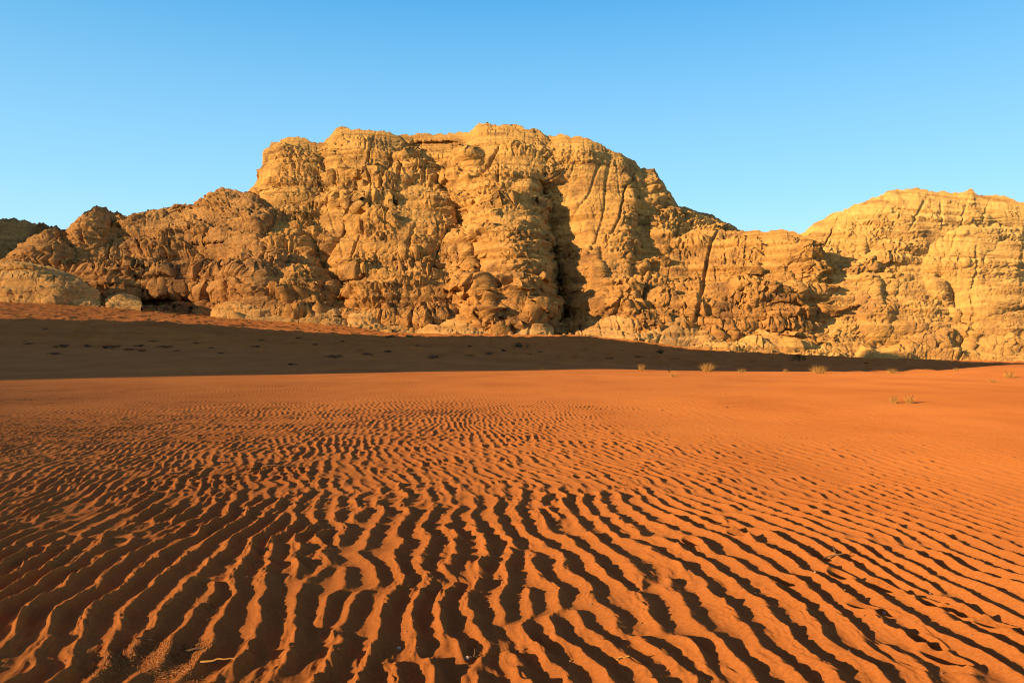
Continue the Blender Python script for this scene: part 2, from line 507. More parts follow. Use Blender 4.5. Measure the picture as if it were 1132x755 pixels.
def rock_noise(px, py, seed, rough=1.0, lobes=1.0, flute=1.0, strata=1.0, tilt=0.0, smooth=None):
    w1 = perlin(px / 45.0, py / 45.0, seed + 1); w2 = perlin(px / 45.0, py / 45.0, seed + 2)
    x = px + 4 * w1 + 1.0 * perlin(px / 11.0, py / 11.0, seed + 3)
    y = py + 3 * w2 + 1.0 * perlin(px / 11.0, py / 11.0, seed + 4)
    y = y + tilt * px
    mk = 0.18 + 1.0 * sstep(-0.3, 0.35, perlin(px / 40.0, py / 24.0, seed + 8))
    if smooth is not None:
        mk = mk * smooth
    all_ = 1.0 if smooth is None else (0.25 + 0.75 * smooth)
    o = all_ * lobes * (11.0 * tiers(x, y, 105.0, 36.0, seed + 5) + 5.2 * tiers(x, y, 60.0, 13.0, seed + 6)) + 1.9 * lobes * tiers(x, y, 26.0, 5.5, seed + 7) * (0.3 + mk)
    # beds: each stands a little proud of or behind its neighbours, with a sharp lip
    zc = py + tilt * px + 3.5 * w2 + 0.8 * perlin(px / 9.0, py / 9.0, seed + 25)
    # steep risers and sloping treads, broken up along the wall
    for th, a, sd, wv in ((25.0, 0.62, 30, 0.55), (9.5, 0.85, 31, 0.5), (4.2, 0.85, 32, 0.35)):
        q = zc / th + wv * perlin(px / (th * 3.0 + 40), py / 60.0, seed + sd) + 0.14 * perlin(px / (th * 1.1), py / th, seed + sd + 7)
        k = np.floor(q).astype(np.int32); f = q - k
        r0 = (hash2(k, k * 0, seed + sd) & 1023) / 1023.0
        st = 0.55 * th * a * (sstep(0.0, 0.16 + 0.2 * r0, f) - f + 0.25 * (r0 - 0.5))
        o = o + strata * st * (0.35 * all_ + 0.8 * mk) * (0.25 + 0.75 * sstep(-0.4, 0.2, perlin(px / (th * 2.5 + 40), py / 16.0, seed + sd + 3)))
    # jointed blocks
    f1, f2, val = worley(x / 21.0, y / 10.0, seed + 16)
    o = o + rough * (1.6 * (val - 0.5) - 2.0 * (1 - sstep(0.015, 0.10, f2 - f1))) * np.minimum(mk, 0.8)
    f1, f2, val = worley((px + 2 * w1) / 8.5, (py + 2 * w2 + tilt * px) / 4.2, seed + 20)
    km = sstep(-0.2, 0.3, perlin(px / 33.0, py / 18.0, seed + 15)) * mk
    o = o + rough * (1.3 * (val - 0.5) - 0.8 * (1 - sstep(0.03, 0.18, f2 - f1))) * km
    # flutes and vertical cracks
    fm = sstep(0.0, 0.4, perlin(px / 30.0, zc / 9.0, seed + 12)) * mk
    o = o + flute * (2.0 * np.abs(perlin(x / 5.0, y / 20.0, seed + 13)) + 0.9 * np.abs(perlin(x / 2.8, y / 9.0, seed + 14))) * fm
    # long joints and cracks, mostly upright
    jm = sstep(-0.25, 0.25, perlin(px / 90.0, py / 70.0, seed + 51))
    c1 = 1 - sstep(0.0, 0.075, np.abs(perlin(px / 42.0 + 0.3 * py / 42.0 + 0.12 * w1, py / 210.0, seed + 52)))
    c2 = 1 - sstep(0.0, 0.11, np.abs(perlin(px / 21.0 - 0.15 * py / 21.0 + 0.1 * w2, py / 75.0, seed + 53)))
    o = o - rough * all_ * (5.0 * c1 * jm + 3.0 * c2 * (0.2 + mk) * jm)
    # weathering hollows, thickest along some beds
    bedm = sstep(-0.2, 0.3, perlin(px / 60.0, zc / 5.0, seed + 50))
    for sx, sy, a, sd, thr in ((8.0, 5.0, 4.0, 27, 0.60), (4.6, 3.2, 3.6, 19, 0.42), (2.9, 2.2, 2.2, 23, 0.35)):
        g1, g2, v2 = worley(px / sx, py / sy, seed + sd)
        pm = sstep(-0.4, 0.15, perlin(px / 24.0, py / 15.0, seed + sd + 40))
        o = o - rough * a * np.exp(-(g1 / 0.33) ** 2) * (v2 > thr) * (0.15 + mk) * pm * (0.45 + 0.75 * bedm)
    o = o + rough * (0.7 * perlin(x / 4.2, y / 3.2, seed + 17) + 0.8 * perlin(x / 2.3, y / 1.9, seed + 18)) * (0.15 + mk)
    return o

def massif(name, skyline, base, d_base, d_top, mat, seed, feats=(), noise={}, pw=1.6, depth_bow=None, step=0.62, back=90.0,
           smoothf=None, amp=1.0, skyrag=1.0, **props):
    x0, x1 = skyline[0][0], skyline[-1][0]
    cols = np.arange(x0, x1 + 0.01, step)
    sk = ip(cols, skyline) + skyrag * (2.2 * perlin(cols / 13.0, 0 * cols + seed + 0.5, 90) + 1.6 * np.round(1.3 * perlin(cols / 6.0, 0 * cols + seed + 0.5, 92)) * 0.6 + 0.9 * perlin(cols / 3.5, 0 * cols + seed + 0.5, 91))
    bs = ip(cols, base) + 12.0
    edge = np.clip(np.minimum(cols - x0, x1 - cols) / 7.0, 0, 1) ** 0.6      # close the two ends down to the sand
    sk = bs - 1.0 - (bs - 1.0 - np.minimum(sk, bs - 2.0)) * edge
    kern = np.exp(-np.linspace(-2, 2, 49) ** 2); kern /= kern.sum()
    sks = np.convolve(np.pad(ip(cols, skyline), 24, mode='edge'), kern, 'valid')
    sks = np.minimum(sks, bs - 8.0)
    nrow = max(24, int(np.max(bs - sk) / step))
    t = np.linspace(0, 1, nrow)[:, None]
    py = bs[None, :] + (sk - bs)[None, :] * t
    px = np.broadcast_to(cols[None, :], py.shape)
    db = np.broadcast_to(ip(cols, d_base)[None, :], py.shape)
    dt = db * np.broadcast_to(ip(cols, d_top)[None, :], py.shape)      # depth of the crest, as a multiple of the depth of the foot
    # the face leans back; it rounds over as it reaches the skyline
    t0 = t
    t = np.clip((bs[None, :] - py) / (bs - sks)[None, :], 0, 1.15)
    g = 0.84 * t + 0.16 * (1 - np.sqrt(np.maximum(0, 1 - np.minimum(t, 1) ** 2.2)))
    g = g ** (pw / 1.6)
    D = db + (dt - db) * g
    f = features(px, py, feats) if feats else 0.0
    sm = smoothf(px, py) if smoothf else None
    n = rock_noise(px, py, seed, smooth=sm, **noise) * amp
    fade = 1 - 0.88 * sstep(0.65 if 'group' in props else 0.86, 1.0, t0)             # do not shred the skyline
    D = D - f * db / 540.0
    rx, rz = ray(px, py)
    P = np.stack([rx * D, D, EYE + rz * D], -1)
    # push along the normal of the big form
    du = np.gradient(P, axis=1); dv = np.gradient(P, axis=0)
    N = np.cross(du, dv)
    N /= np.maximum(np.linalg.norm(N, axis=-1, keepdims=True), 1e-6)
    N = 0.6 * N + 0.4 * np.array([0, -1, 0.15])
    P = P + N * (n * fade * (db / 540.0))[..., None]
    # the far side, falling away behind the crest
    nb = 26
    s = np.linspace(0, 1, nb + 1)[1:, None]
    top = P[-1]
    bx = np.broadcast_to(top[None, :, 0], (nb, len(cols)))
    by = top[None, :, 1] + back * s
    bz = top[None, :, 2] - (top[None, :, 2] + 8.0) * (s ** 1.8) + 2.0 * perlin(bx / 14.0, by / 14.0, seed + 60) * (1 - s) * s * 4
    B = np.stack([bx * (by / top[None, :, 1]), by, bz], -1)
    foot = P[:1] + np.array([0, 1.0, -9.0])
    V = np.concatenate([foot, P, B], 0)
    me = grid_mesh(name, V)
    return link(name, me, mat, **props)

def skirt(base):   # base line of a massif, from the shared foot of the cliffs
    return base

FOOT = BASE_PY
FOOT_D = BASE_D

def shifted(pts, d):
    return [(a, b + d) for a, b in pts]

def build_rocks():
    # far shaded hill at the left edge
    massif("hill", [(-150, 232), (-60, 238), (0, 243), (25, 244), (40, 249), (55, 256), (75, 268), (100, 285), (130, 320)],
           [(-150, 330), (130, 330)], [(-150, 520), (130, 520)], [(-150, 1.12), (130, 1.15)], M_RED, 100,
           noise=dict(rough=0.7, lobes=0.8), kind="structure", label="dark shaded rock hill at the far left of the skyline", category="hill")
    # right hand mountain, palest and furthest back
    def smooth_right(px, py):
        return 0.30 + 0.9 * np.exp(-((px - 935) / 55.0) ** 2 - ((py - 295) / 45.0) ** 2)
    massif("mountain", [(820, 330), (850, 290), (885, 259), (900, 248), (918, 240), (940, 228), (965, 218), (985, 212), (1005, 209),
                        (1030, 211), (1060, 214), (1068, 210), (1075, 210), (1080, 215), (1110, 218), (1132, 223), (1200, 228), (1300, 250), (1380, 300)],
           FOOT, [(820, 478), (890, 462), (950, 468), (1000, 480), (1132, 500), (1390, 530)], [(820, 1.16), (900, 1.19), (1000, 1.25), (1132, 1.32), (1380, 1.38)], M_PALE, 200,
           feats=[('dome', 930, 330, 56, 80, 9), ('dome', 1010, 260, 90, 45, 12), ('dome', 1085, 300, 70, 50, 20), ('dome', 1000, 345, 60, 50, 16),
                  ('dome', 1110, 350, 70, 45, 18), ('ledge', 960, 1132, 285, 292, 10, 18), ('ledge', 985, 1140, 243, 240, 10, 16),
                  ('groove', [(955, 270), (962, 300), (975, 340)], 10, 3, 14), ('groove', [(1025, 300), (1045, 318), (1055, 345)], 7, 2.5, 12),
                  ('dome', 1055, 318, 20, 14, 6), ('dome', 1040, 375, 40, 22, 9), ('dome', 1100, 385, 40, 20, 9)],
           noise=dict(rough=0.6, lobes=0.6, flute=0.6, strata=0.9, tilt=-0.03), smoothf=smooth_right,
           kind="structure", label="pale smooth sandstone mountain rising on the right", category="mountain")
    # main massif
    def smooth_main(px, py):
        s = np.ones(px.shape)
        s -= 0.95 * np.exp(-((px - 648 + (py - 230) * 0.1) / 36.0) ** 4 - ((py - 225) / 56.0) ** 4)
        s -= 0.5 * np.exp(-((px - 575) / 30.0) ** 2 - ((py - 245) / 14.0) ** 2)
        s -= 0.75 * np.exp(-((px - 480) / 60.0) ** 2 - ((py - 158) / 14.0) ** 2)
        s -= 0.5 * np.exp(-((px - 678) / 16.0) ** 2 - ((py - 298) / 26.0) ** 2)
        return np.clip(s, 0.12, 1)
    massif("mountain", [(215, 320), (240, 262), (258, 236), (275, 212), (288, 198), (296, 172), (301, 158), (318, 154), (335, 154), (358, 159),
                        (365, 152), (372, 142), (395, 143), (430, 147), (440, 149), (470, 149), (512, 149), (520, 146), (531, 139), (550, 139),
                        (575, 142), (596, 145), (605, 151), (625, 151), (650, 153), (662, 160), (680, 168), (700, 178), (708, 187), (722, 190),
                        (730, 200), (740, 214), (748, 228), (765, 233), (785, 237), (800, 245), (812, 252), (835, 268), (860, 300), (900, 350)],
           FOOT, shifted(FOOT_D, 12), [(215, 1.38), (330, 1.42), (500, 1.42), (620, 1.36), (740, 1.36), (900, 1.4)], M_MAIN, 300,
           feats=[('dome', 333, 187, 40, 38, 16), ('dome', 408, 185, 48, 48, 20), ('dome', 352, 215, 70, 30, 10), ('dome', 445, 235, 62, 52, 18),
                  ('dome', 430, 285, 95, 60, 16), ('dome', 455, 335, 90, 36, 18), ('dome', 300, 280, 70, 55, 14), ('dome', 320, 325, 62, 40, 18),
                  ('dome', 345, 255, 40, 22, 8),
                  ('dome', 555, 205, 62, 60, 24), ('dome', 505, 215, 24, 40, 10), ('dome', 555, 300, 52, 85, 34), ('dome', 520, 300, 30, 60, 12),
                  ('dome', 535, 150, 13, 14, 6), ('dome', 558, 154, 19, 16, 7), ('dome', 580, 156, 13, 18, 7), ('dome', 598, 162, 10, 16, 6),
                  ('dome', 650, 225, 62, 85, 16), ('dome', 672, 300, 46, 70, 20), ('dome', 680, 285, 17, 34, 9), ('dome', 660, 265, 22, 24, 8),
                  ('dome', 640, 170, 40, 22, 9), ('dome', 705, 215, 26, 40, 8), ('dome', 760, 285, 60, 50, 12),
                  ('groove', [(592, 190), (603, 225), (610, 260), (614, 310), (618, 345), (620, 372)], 72, 8, 30),
                  ('groove', [(470, 185), (492, 215), (508, 250), (524, 285), (537, 318), (550, 350)], 40, 4, 9),
                  ('groove', [(328, 255), (348, 285), (366, 310), (390, 345)], 28, 4, 9),
                  ('groove', [(372, 165), (385, 190), (395, 215)], 9, 3, 9),
                  ('groove', [(456, 150), (460, 175), (472, 195)], 8, 3, 9),
                  ('step', [(692, 190), (700, 225), (694, 260), (704, 300)], 18, 3, 22),
                  ('step', [(655, 250), (660, 285), (668, 330)], 6, 2, 14),
                  ('ledge', 385, 525, 304, 306, 16, 22), ('ledge', 438, 530, 174, 177, 26, 16), ('hollow', 486, 165, 44, 9, 12), ('hollow', 572, 236, 30, 12, 9), ('step', [(690, 272), (692, 300), (696, 332)], 10, 2, 16), ('ledge', 290, 420, 222, 228, 8, 20),
                  ('ledge', 270, 500, 347, 352, 10, 30), ('ledge', 520, 600, 252, 262, 14, 20)],
           noise=dict(rough=1.0, lobes=0.7, flute=1.1, strata=1.1, tilt=0.02), smoothf=smooth_main,
           kind="structure", label="tall rugged ochre sandstone massif in the middle with a deep shaded gully", category="mountain")
    # left reddish ridge
    massif("ridge", [(-120, 318), (-30, 314), (12, 306), (24, 290), (31, 272), (38, 262), (50, 254), (62, 251), (71, 258), (76, 256), (80, 250), (87, 248), (95, 237),
                     (105, 231), (117, 231), (120, 235), (130, 236), (140, 241), (150, 237), (165, 233), (185, 232), (205, 226), (215, 230), (225, 219),
                     (245, 211), (262, 210), (280, 214), (300, 224), (325, 246), (345, 275), (368, 310), (385, 345)],
           FOOT, [(-260, 404), (0, 425), (60, 445), (115, 462), (225, 458), (285, 436), (385, 433)], [(-120, 1.16), (100, 1.18), (260, 1.28), (385, 1.2)], M_RED, 400,
           feats=[('dome', 105, 255, 28, 30, 12), ('dome', 55, 275, 30, 26, 10), ('dome', 170, 260, 40, 32, 12), ('dome', 245, 240, 52, 34, 14),
                  ('dome', 215, 285, 60, 40, 12), ('dome', 280, 275, 50, 40, 12), ('dome', 150, 300, 60, 30, 10), ('hollow', 190, 336, 66, 17, 34), ('dome', 300, 325, 50, 36, 14),
                  ('groove', [(135, 245), (140, 265), (150, 290)], 9, 3, 9), ('groove', [(75, 255), (78, 275), (85, 300)], 9, 3, 9),
                  ('groove', [(212, 270), (222, 285), (232, 300)], 9, 3, 9), ('ledge', 60, 300, 302, 308, 12, 22)],
           noise=dict(rough=1.15, lobes=1.0, flute=0.9, strata=0.8, tilt=0.05),
           kind="structure", label="low reddish knobbly rock ridge on the left of the tall massif", category="ridge")
    # middle right hill
    massif("hill", [(630, 366), (655, 335), (690, 290), (718, 268), (745, 259), (765, 255), (790, 252), (815, 257), (840, 256), (870, 256), (884, 259),
                    (896, 268), (905, 284), (916, 320), (935, 352), (960, 385), (975, 397)],
           FOOT, shifted(FOOT_D, 6), [(630, 1.2), (760, 1.28), (840, 1.18), (905, 1.07), (975, 1.05)], M_MAIN, 500,
           feats=[('dome', 760, 300, 70, 50, 14), ('dome', 840, 300, 60, 48, 9), ('dome', 800, 340, 80, 36, 12), ('dome', 870, 345, 50, 45, 5),
                  ('dome', 700, 340, 50, 36, 12), ('groove', [(862, 290), (880, 318), (900, 350)], 9, 3, 12), ('ledge', 680, 900, 352, 362, 10, 18),
                  ('ledge', 740, 900, 318, 322, 7, 18)],
           noise=dict(rough=0.85, lobes=0.55, flute=0.9, strata=1.1, tilt=-0.02),
           kind="structure", label="broad stepped ochre rock hill right of the tall massif", category="hill")
    dn = dict(rough=0.30, lobes=0.75, flute=0.0, strata=0.7)
    # smooth low domes along the foot of the cliffs: each an outcrop of its own
    massif("rock_outcrop", [(-160, 302), (-60, 292), (0, 292), (30, 291), (60, 297), (88, 308), (104, 322), (114, 336)], FOOT,
           shifted(FOOT_D, -26), [(-160, 1.10), (114, 1.05)], M_DOME, 600, noise=dn, back=40, skyrag=0.6,
           feats=[('ledge', -80, 110, 308, 316, 10, 14), ('dome', 40, 320, 60, 20, 6)],
           label="smooth sunlit rock dome at the left edge above the sand", category="rock outcrop", group="smooth rock outcrops at the foot of the cliffs")
    massif("rock_outcrop", [(122, 342), (130, 334), (142, 330), (152, 332), (160, 344)], FOOT, shifted(FOOT_D, -22), [(100, 1.05), (170, 1.05)], M_DOME, 620,
           noise=dn, back=20, skyrag=0.5, label="small lit rock beside the rounded shadow below the left ridge", category="rock outcrop",
           group="smooth rock outcrops at the foot of the cliffs")
    massif("rock_outcrop", [(232, 352), (246, 341), (258, 331), (270, 325), (287, 324), (302, 333), (318, 346), (335, 358)], FOOT, shifted(FOOT_D, -8), [(232, 1.10), (335, 1.10)], M_DOME, 630, noise=dn, back=50, skyrag=0.6,
           feats=[('dome', 285, 342, 32, 18, 5)], label="broad smooth dome at the foot of the reddish ridge, right of the rounded shadow", category="rock outcrop",
           group="smooth rock outcrops at the foot of the cliffs")
    massif("rock_outcrop", [(290, 358), (312, 344), (330, 330), (350, 322), (366, 326), (376, 338), (392, 352), (405, 364)], FOOT, shifted(FOOT_D, -6), [(290, 1.14), (405, 1.14)], M_DOME, 635, noise=dn, back=50, skyrag=0.6,
           feats=[('dome', 345, 345, 30, 24, 7)], label="steep-sided smooth dome below the right end of the reddish ridge", category="rock outcrop",
           group="smooth rock outcrops at the foot of the cliffs")
    massif("rock_outcrop", [(410, 373), (418, 360), (432, 351), (450, 349), (462, 355), (475, 373)], FOOT, shifted(FOOT_D, -12), [(410, 1.1), (475, 1.1)], M_DOME, 640, noise=dn, back=30, skyrag=0.6,
           feats=[], label="small rounded rock left of the long low dome below the tall massif", category="rock outcrop",
           group="smooth rock outcrops at the foot of the cliffs")
    massif("rock_outcrop", [(380, 366), (392, 356), (400, 352), (412, 354), (424, 362), (434, 372)], FOOT, shifted(FOOT_D, -10), [(380, 1.08), (434, 1.08)], M_DOME, 645, noise=dn, back=20, skyrag=0.6,
           feats=[], label="lowest little rock hump beside the small rounded rock below the tall massif", category="rock outcrop",
           group="smooth rock outcrops at the foot of the cliffs")
    massif("rock_outcrop", [(455, 374), (470, 358), (490, 348), (515, 343), (535, 342), (550, 348), (562, 360), (574, 375)], FOOT, shifted(FOOT_D, -18), [(455, 1.14), (574, 1.14)], M_DOME, 660, noise=dn, back=40, skyrag=0.6,
           feats=[('dome', 520, 358, 40, 14, 5)], label="long low smooth dome under the diagonal crack of the tall massif", category="rock outcrop",
           group="smooth rock outcrops at the foot of the cliffs")
    massif("rock_outcrop", [(560, 375), (568, 358), (580, 350), (592, 350), (602, 360), (612, 375)], FOOT, shifted(FOOT_D, -14), [(560, 1.1), (612, 1.1)], M_DOME, 680, noise=dn, back=30, skyrag=0.6,
           feats=[], label="rounded rock in front of the shaded gully", category="rock outcrop",
           group="smooth rock outcrops at the foot of the cliffs")
    massif("rock_outcrop", [(632, 376), (645, 362), (668, 354), (690, 350), (715, 343), (740, 342), (765, 352), (790, 366), (830, 386), (850, 394)], FOOT, shifted(FOOT_D, -14), [(632, 1.17), (850, 1.17)], M_DOME, 700, noise=dn, back=50, skyrag=0.6,
           feats=[('dome', 690, 366, 40, 18, 7), ('dome', 745, 360, 34, 20, 8), ('dome', 800, 382, 30, 12, 5)], label="wide smooth apron of rock right of the gully", category="rock outcrop",
           group="smooth rock outcrops at the foot of the cliffs")
    massif("rock_outcrop", [(770, 392), (795, 372), (830, 358), (860, 352), (900, 348), (930, 350), (960, 364), (985, 384), (1000, 398)], FOOT, shifted(FOOT_D, -16), [(770, 1.17), (1000, 1.17)], M_PALE, 720, noise=dict(lobes=0.8, flute=0.1, strata=0.8, rough=0.4, tilt=-0.12), back=50, skyrag=0.6,
           feats=[('dome', 860, 374, 44, 20, 8), ('dome', 925, 374, 36, 22, 9), ('groove', [(885, 352), (898, 370), (910, 392)], 8, 2, 9)], label="tilted slabs of pale rock below the stepped hill", category="rock outcrop",
           group="smooth rock outcrops at the foot of the cliffs")
    massif("rock_outcrop", [(930, 398), (955, 372), (985, 352), (1010, 338), (1045, 332), (1080, 338), (1110, 334), (1150, 328), (1230, 360), (1290, 400)], FOOT, shifted(FOOT_D, -22), [(930, 1.22), (1290, 1.22)], M_PALE, 740, noise=dict(lobes=0.8, flute=0.1, strata=0.8, rough=0.4, tilt=-0.12), back=50, skyrag=0.6,
           feats=[('dome', 1010, 366, 46, 26, 10), ('dome', 1090, 368, 46, 28, 10), ('groove', [(1050, 336), (1062, 360), (1070, 392)], 8, 2, 10)], label="rounded pale rock apron at the foot of the right mountain", category="rock outcrop",
           group="smooth rock outcrops at the foot of the cliffs")

# ------------------------------------------------------------------ the mountain behind the viewer's left that throws the long shadow
FRONT = [(0, 422), (150, 418), (380, 412), (520, 410), (600, 409)]
REAR = [(0, 355), (90, 356), (180, 358), (300, 366), (450, 372), (560, 372), (640, 373), (700, 378), (830, 389), (1000, 397), (1060, 401)]

def shadow_coords(px, py):
    x, y, z = hit(px, py)
    l = x * math.cos(SUN_AZ) + y * math.sin(SUN_AZ)
    s = -x * math.sin(SUN_AZ) + y * math.cos(SUN_AZ)
    return s, z + l * math.tan(SUN_EL), l, (x, y, z)

SHADE_L = -230.0

def tall_rock(name, s0, s1, top_pts, thick, seed, **props):
    """a steep-sided table mountain standing outside the picture on the left; s runs across the light, l along it"""
    ca, sa = math.cos(SUN_AZ), math.sin(SUN_AZ)
    n = 260
    per = []
    w, h = (s1 - s0), thick
    for k in range(n):                                # a rounded rectangle footprint
        a = 2 * math.pi * k / n
        c, q = math.cos(a), math.sin(a)
        e = 0.35
        per.append((0.5 * w * math.copysign(abs(c) ** e, c), 0.5 * h * math.copysign(abs(q) ** e, q)))
    per = np.array(per)
    rows = np.linspace(0, 1, 70)[:, None]
    ss = per[None, :, 0] + 0.5 * (s0 + s1); ll = per[None, :, 1] - 0.5 * thick + SHADE_L
    ht = ip(ss, top_pts)
    z = -5 + (ht + 5) * rows
    ang = np.arange(n)[None, :] / n * 40
    nz = 1.6 * np.abs(perlin(ang * 1.0, z / 30.0, seed)) + 1.0 * perlin(ang * 4, z / 6.0, seed + 1) + 0.8 * perlin(ang * 0, z / 7.0, seed + 2)
    k = 1 + 0.006 * nz
    S_ = 0.5 * (s0 + s1) + per[None, :, 0] * k; L_ = per[None, :, 1] * (1 + 0.06 * nz) - 0.5 * thick + SHADE_L
    V = np.stack([L_ * ca - S_ * sa, L_ * sa + S_ * ca, z], -1)
    ring = []
    for q in np.linspace(0.9, 0.02, 14):              # the flat crown
        S2 = 0.5 * (s0 + s1) + per[:, 0] * q; L2 = per[:, 1] * q - 0.5 * thick + SHADE_L
        z2 = ip(S2, top_pts) + 1.5 * perlin(S2 / 15.0, L2 / 15.0, seed + 5)
        ring.append(np.stack([L2 * ca - S2 * sa, L2 * sa + S2 * ca, z2], -1))
    V = np.concatenate([V, np.array(ring)], 0)
    return link(name, grid_mesh(name, V, wrap=True), M_RED, **props)

def build_caster():
    tall_rock("mountain", S_FRONT, S_REAR, [(60, 104), (139, 120), (200, 146), (238, 155)], 70.0, 800, kind="structure",
              label="table mountain outside the picture whose shadow crosses the sand", category="mountain")
    tall_rock("mountain", 575.0, 800.0, [(570, 165), (620, 205), (780, 215)], 70.0, 820, kind="structure",
              label="second table mountain outside the picture that shades the far left hill", category="mountain")

# ------------------------------------------------------------------ plants, sticks and stones
def plain_mat(name, c0, c1, scale, rough=0.9):
    m, nt, b = new_mat(name, rough)
    n = noise_node(nt, coords(nt), scale, 3)
    nt.links.new(ramp(nt, n, [(0.35, c0), (0.65, c1)]), b.inputs['Base Color'])
    return m

M_STRAW = plain_mat("dry_straw", (0.50, 0.26, 0.06), (0.66, 0.38, 0.10), 6.0)
M_LEAF = plain_mat("dusty_green_leaves", (0.055, 0.060, 0.022), (0.11, 0.10, 0.04), 3.0)
M_DRYLEAF = plain_mat("dark_dry_scrub", (0.075, 0.045, 0.025), (0.14, 0.085, 0.045), 3.0)
M_SAGE = plain_mat("pale_green_leaves", (0.16, 0.17, 0.06), (0.26, 0.25, 0.09), 3.0)
M_TWIG = plain_mat("dead_wood", (0.13, 0.075, 0.04), (0.26, 0.16, 0.08), 20.0)
M_BARK = plain_mat("dark_twigs", (0.06, 0.04, 0.03), (0.11, 0.07, 0.05), 5.0)
M_STONE = plain_mat("stones", (0.22, 0.10, 0.05), (0.42, 0.24, 0.13), 30.0)
M_WHITE = plain_mat("white_stone", (0.46, 0.36, 0.27), (0.60, 0.48, 0.36), 8.0)
M_GRIT = plain_mat("grit", (0.30, 0.10, 0.025), (0.52, 0.24, 0.08), 60.0)

def blade_mesh(name, rs, n, rad, h, width, spread=0.9, droop=0.5):
    """a tuft of thin curved stems, each a narrow tapering strip seen from all round"""
    V, Q = [], []
    for k in range(n):
        a = rs.uniform(0, 2 * math.pi); r0 = rad * 0.25 * math.sqrt(rs.uniform())
        L = h * rs.uniform(0.55, 1.1); lean = spread * rs.uniform(0.05, 1.0)
        ca, sa = math.cos(a), math.sin(a)
        tw = rs.uniform(0, math.pi); wx, wy = math.cos(tw), math.sin(tw)
        base = len(V)
        for q in range(4):
            t = q / 3.0
            out = r0 + L * math.sin(lean) * t + droop * L * 0.25 * t * t * lean
            up = L * math.cos(lean) * t - droop * L * 0.28 * t * t * lean
            w = 0.5 * width * (1 - 0.75 * t)
            x, y = ca * out + rs.normal(0, 0.02 * h), sa * out + rs.normal(0, 0.02 * h)
            V.append((x - wx * w, y - wy * w, up - 0.02)); V.append((x + wx * w, y + wy * w, up - 0.02))
        for q in range(3):
            b = base + 2 * q
            Q.append((b, b + 1, b + 3, b + 2))
    return raw_mesh(name, np.array(V), Q)

def leaf_mesh(name, rs, n, rx, h, leaf):
    """leaf-sized faces scattered through a low uneven mound"""
    V, Q = [], []
    cl = [(rs.normal(0, 0.45 * rx), rs.normal(0, 0.45 * rx), rs.uniform(0.25, 0.7) * h, rs.uniform(0.25, 0.5)) for _ in range(9)]
    for k in range(n):
        cx, cy, cz, cr = cl[rs.randint(len(cl))]
        d = rs.normal(0, 1, 3); d /= np.linalg.norm(d); q = cr * rs.uniform(0.3, 1.0) ** 0.5
        c = np.array([cx + d[0] * q * rx, cy + d[1] * q * rx, max(0.03, cz + d[2] * q * h)])
        u = rs.normal(0, 1, 3); u /= np.linalg.norm(u)
        w = np.cross(u, rs.normal(0, 1, 3)); w /= np.linalg.norm(w)
        L = leaf * rs.uniform(0.6, 1.4)
        b = len(V)
        V += [c - u * L, c - w * L * 0.4, c + u * L, c + w * L * 0.4]
        Q.append((b, b + 1, b + 2, b + 3))
    return raw_mesh(name, np.array(V), Q)

def tube_mesh(name, paths, sides=6):
    V, Q = [], []
    for pts, r0, r1 in paths:
        pts = [Vector(p) for p in pts]
        b = len(V)
        for k, p in enumerate(pts):
            tdir = (pts[min(k + 1, len(pts) - 1)] - pts[max(k - 1, 0)]).normalized()
            u = tdir.orthogonal().normalized(); w = tdir.cross(u)
            r = r0 + (r1 - r0) * k / (len(pts) - 1)
            for q in range(sides):
                a = 2 * math.pi * q / sides
                V.append(p + u * r * math.cos(a) + w * r * math.sin(a))
        for k in range(len(pts) - 1):
            for q in range(sides):
                q2 = (q + 1) % sides
                Q.append((b + k * sides + q, b + k * sides + q2, b + (k + 1) * sides + q2, b + (k + 1) * sides + q))
    return raw_mesh(name, np.array([tuple(v) for v in V]), Q)

def empty(name, x, y, z, **props):
    o = bpy.data.objects.new(name, None)
    o.empty_display_size = 0.2
    COL.objects.link(o)
    o.location = (x, y, z)
    for k, v in props.items():
        o[k] = v
    return o

def stone_mesh(name, seed, n=14, flat=0.7, rough=0.3):
    u = np.linspace(0, math.pi, n)[:, None]; v = np.linspace(0, 2 * math.pi, 2 * n, endpoint=False)[None, :]
    d = np.stack([np.sin(u) * np.cos(v), np.sin(u) * np.sin(v), np.cos(u) + 0 * v], -1)
    rs = np.random.RandomState(seed)
    r = np.ones(d.shape[:2])
    for k in range(12):                                # broken facets
        nrm = rs.normal(0, 1, 3); nrm /= np.linalg.norm(nrm)
        c = d @ nrm
        lim = rs.uniform(0.55, 0.9)
        r = np.where(c * r > lim, lim / np.maximum(c, 1e-3), r)
    r = r + rough * 0.25 * perlin(d[..., 0] * 2.5 + seed, d[..., 1] * 2.5 + d[..., 2] * 2.1, seed)
    P = d * r[..., None] * np.array([1.0, 0.8, flat])
    return grid_mesh(name, P, wrap=True)

def grass(px, py, wpx, hpx, n, seed, label, group="dry grass tufts on the sand", spread=0.95):
    x, y, _ = hit(px, py, 10.0)
    k = y / FPX
    rs = np.random.RandomState(seed)
    root = empty("grass_tuft", x, y, ground_z(x, y), label=label, category="grass", group=group)
    h = hpx * k; w = wpx * k
    link("dry_blades", blade_mesh("dry_blades", rs, int(n * 1.7), w, max(h, 0.5 * w), max(0.005, 0.15 * k), spread), M_STRAW, root)
    st = []
    for q in range(7):
        a = rs.uniform(0, 2 * math.pi)
        st.append(([(0, 0, -0.03), (0.2 * w * math.cos(a), 0.2 * w * math.sin(a), 0.45 * h), (0.36 * w * math.cos(a), 0.36 * w * math.sin(a), 0.95 * h)], 0.25 * k, 0.12 * k))
    link("stems", tube_mesh("stems", st, 5), M_TWIG, root)
    return root

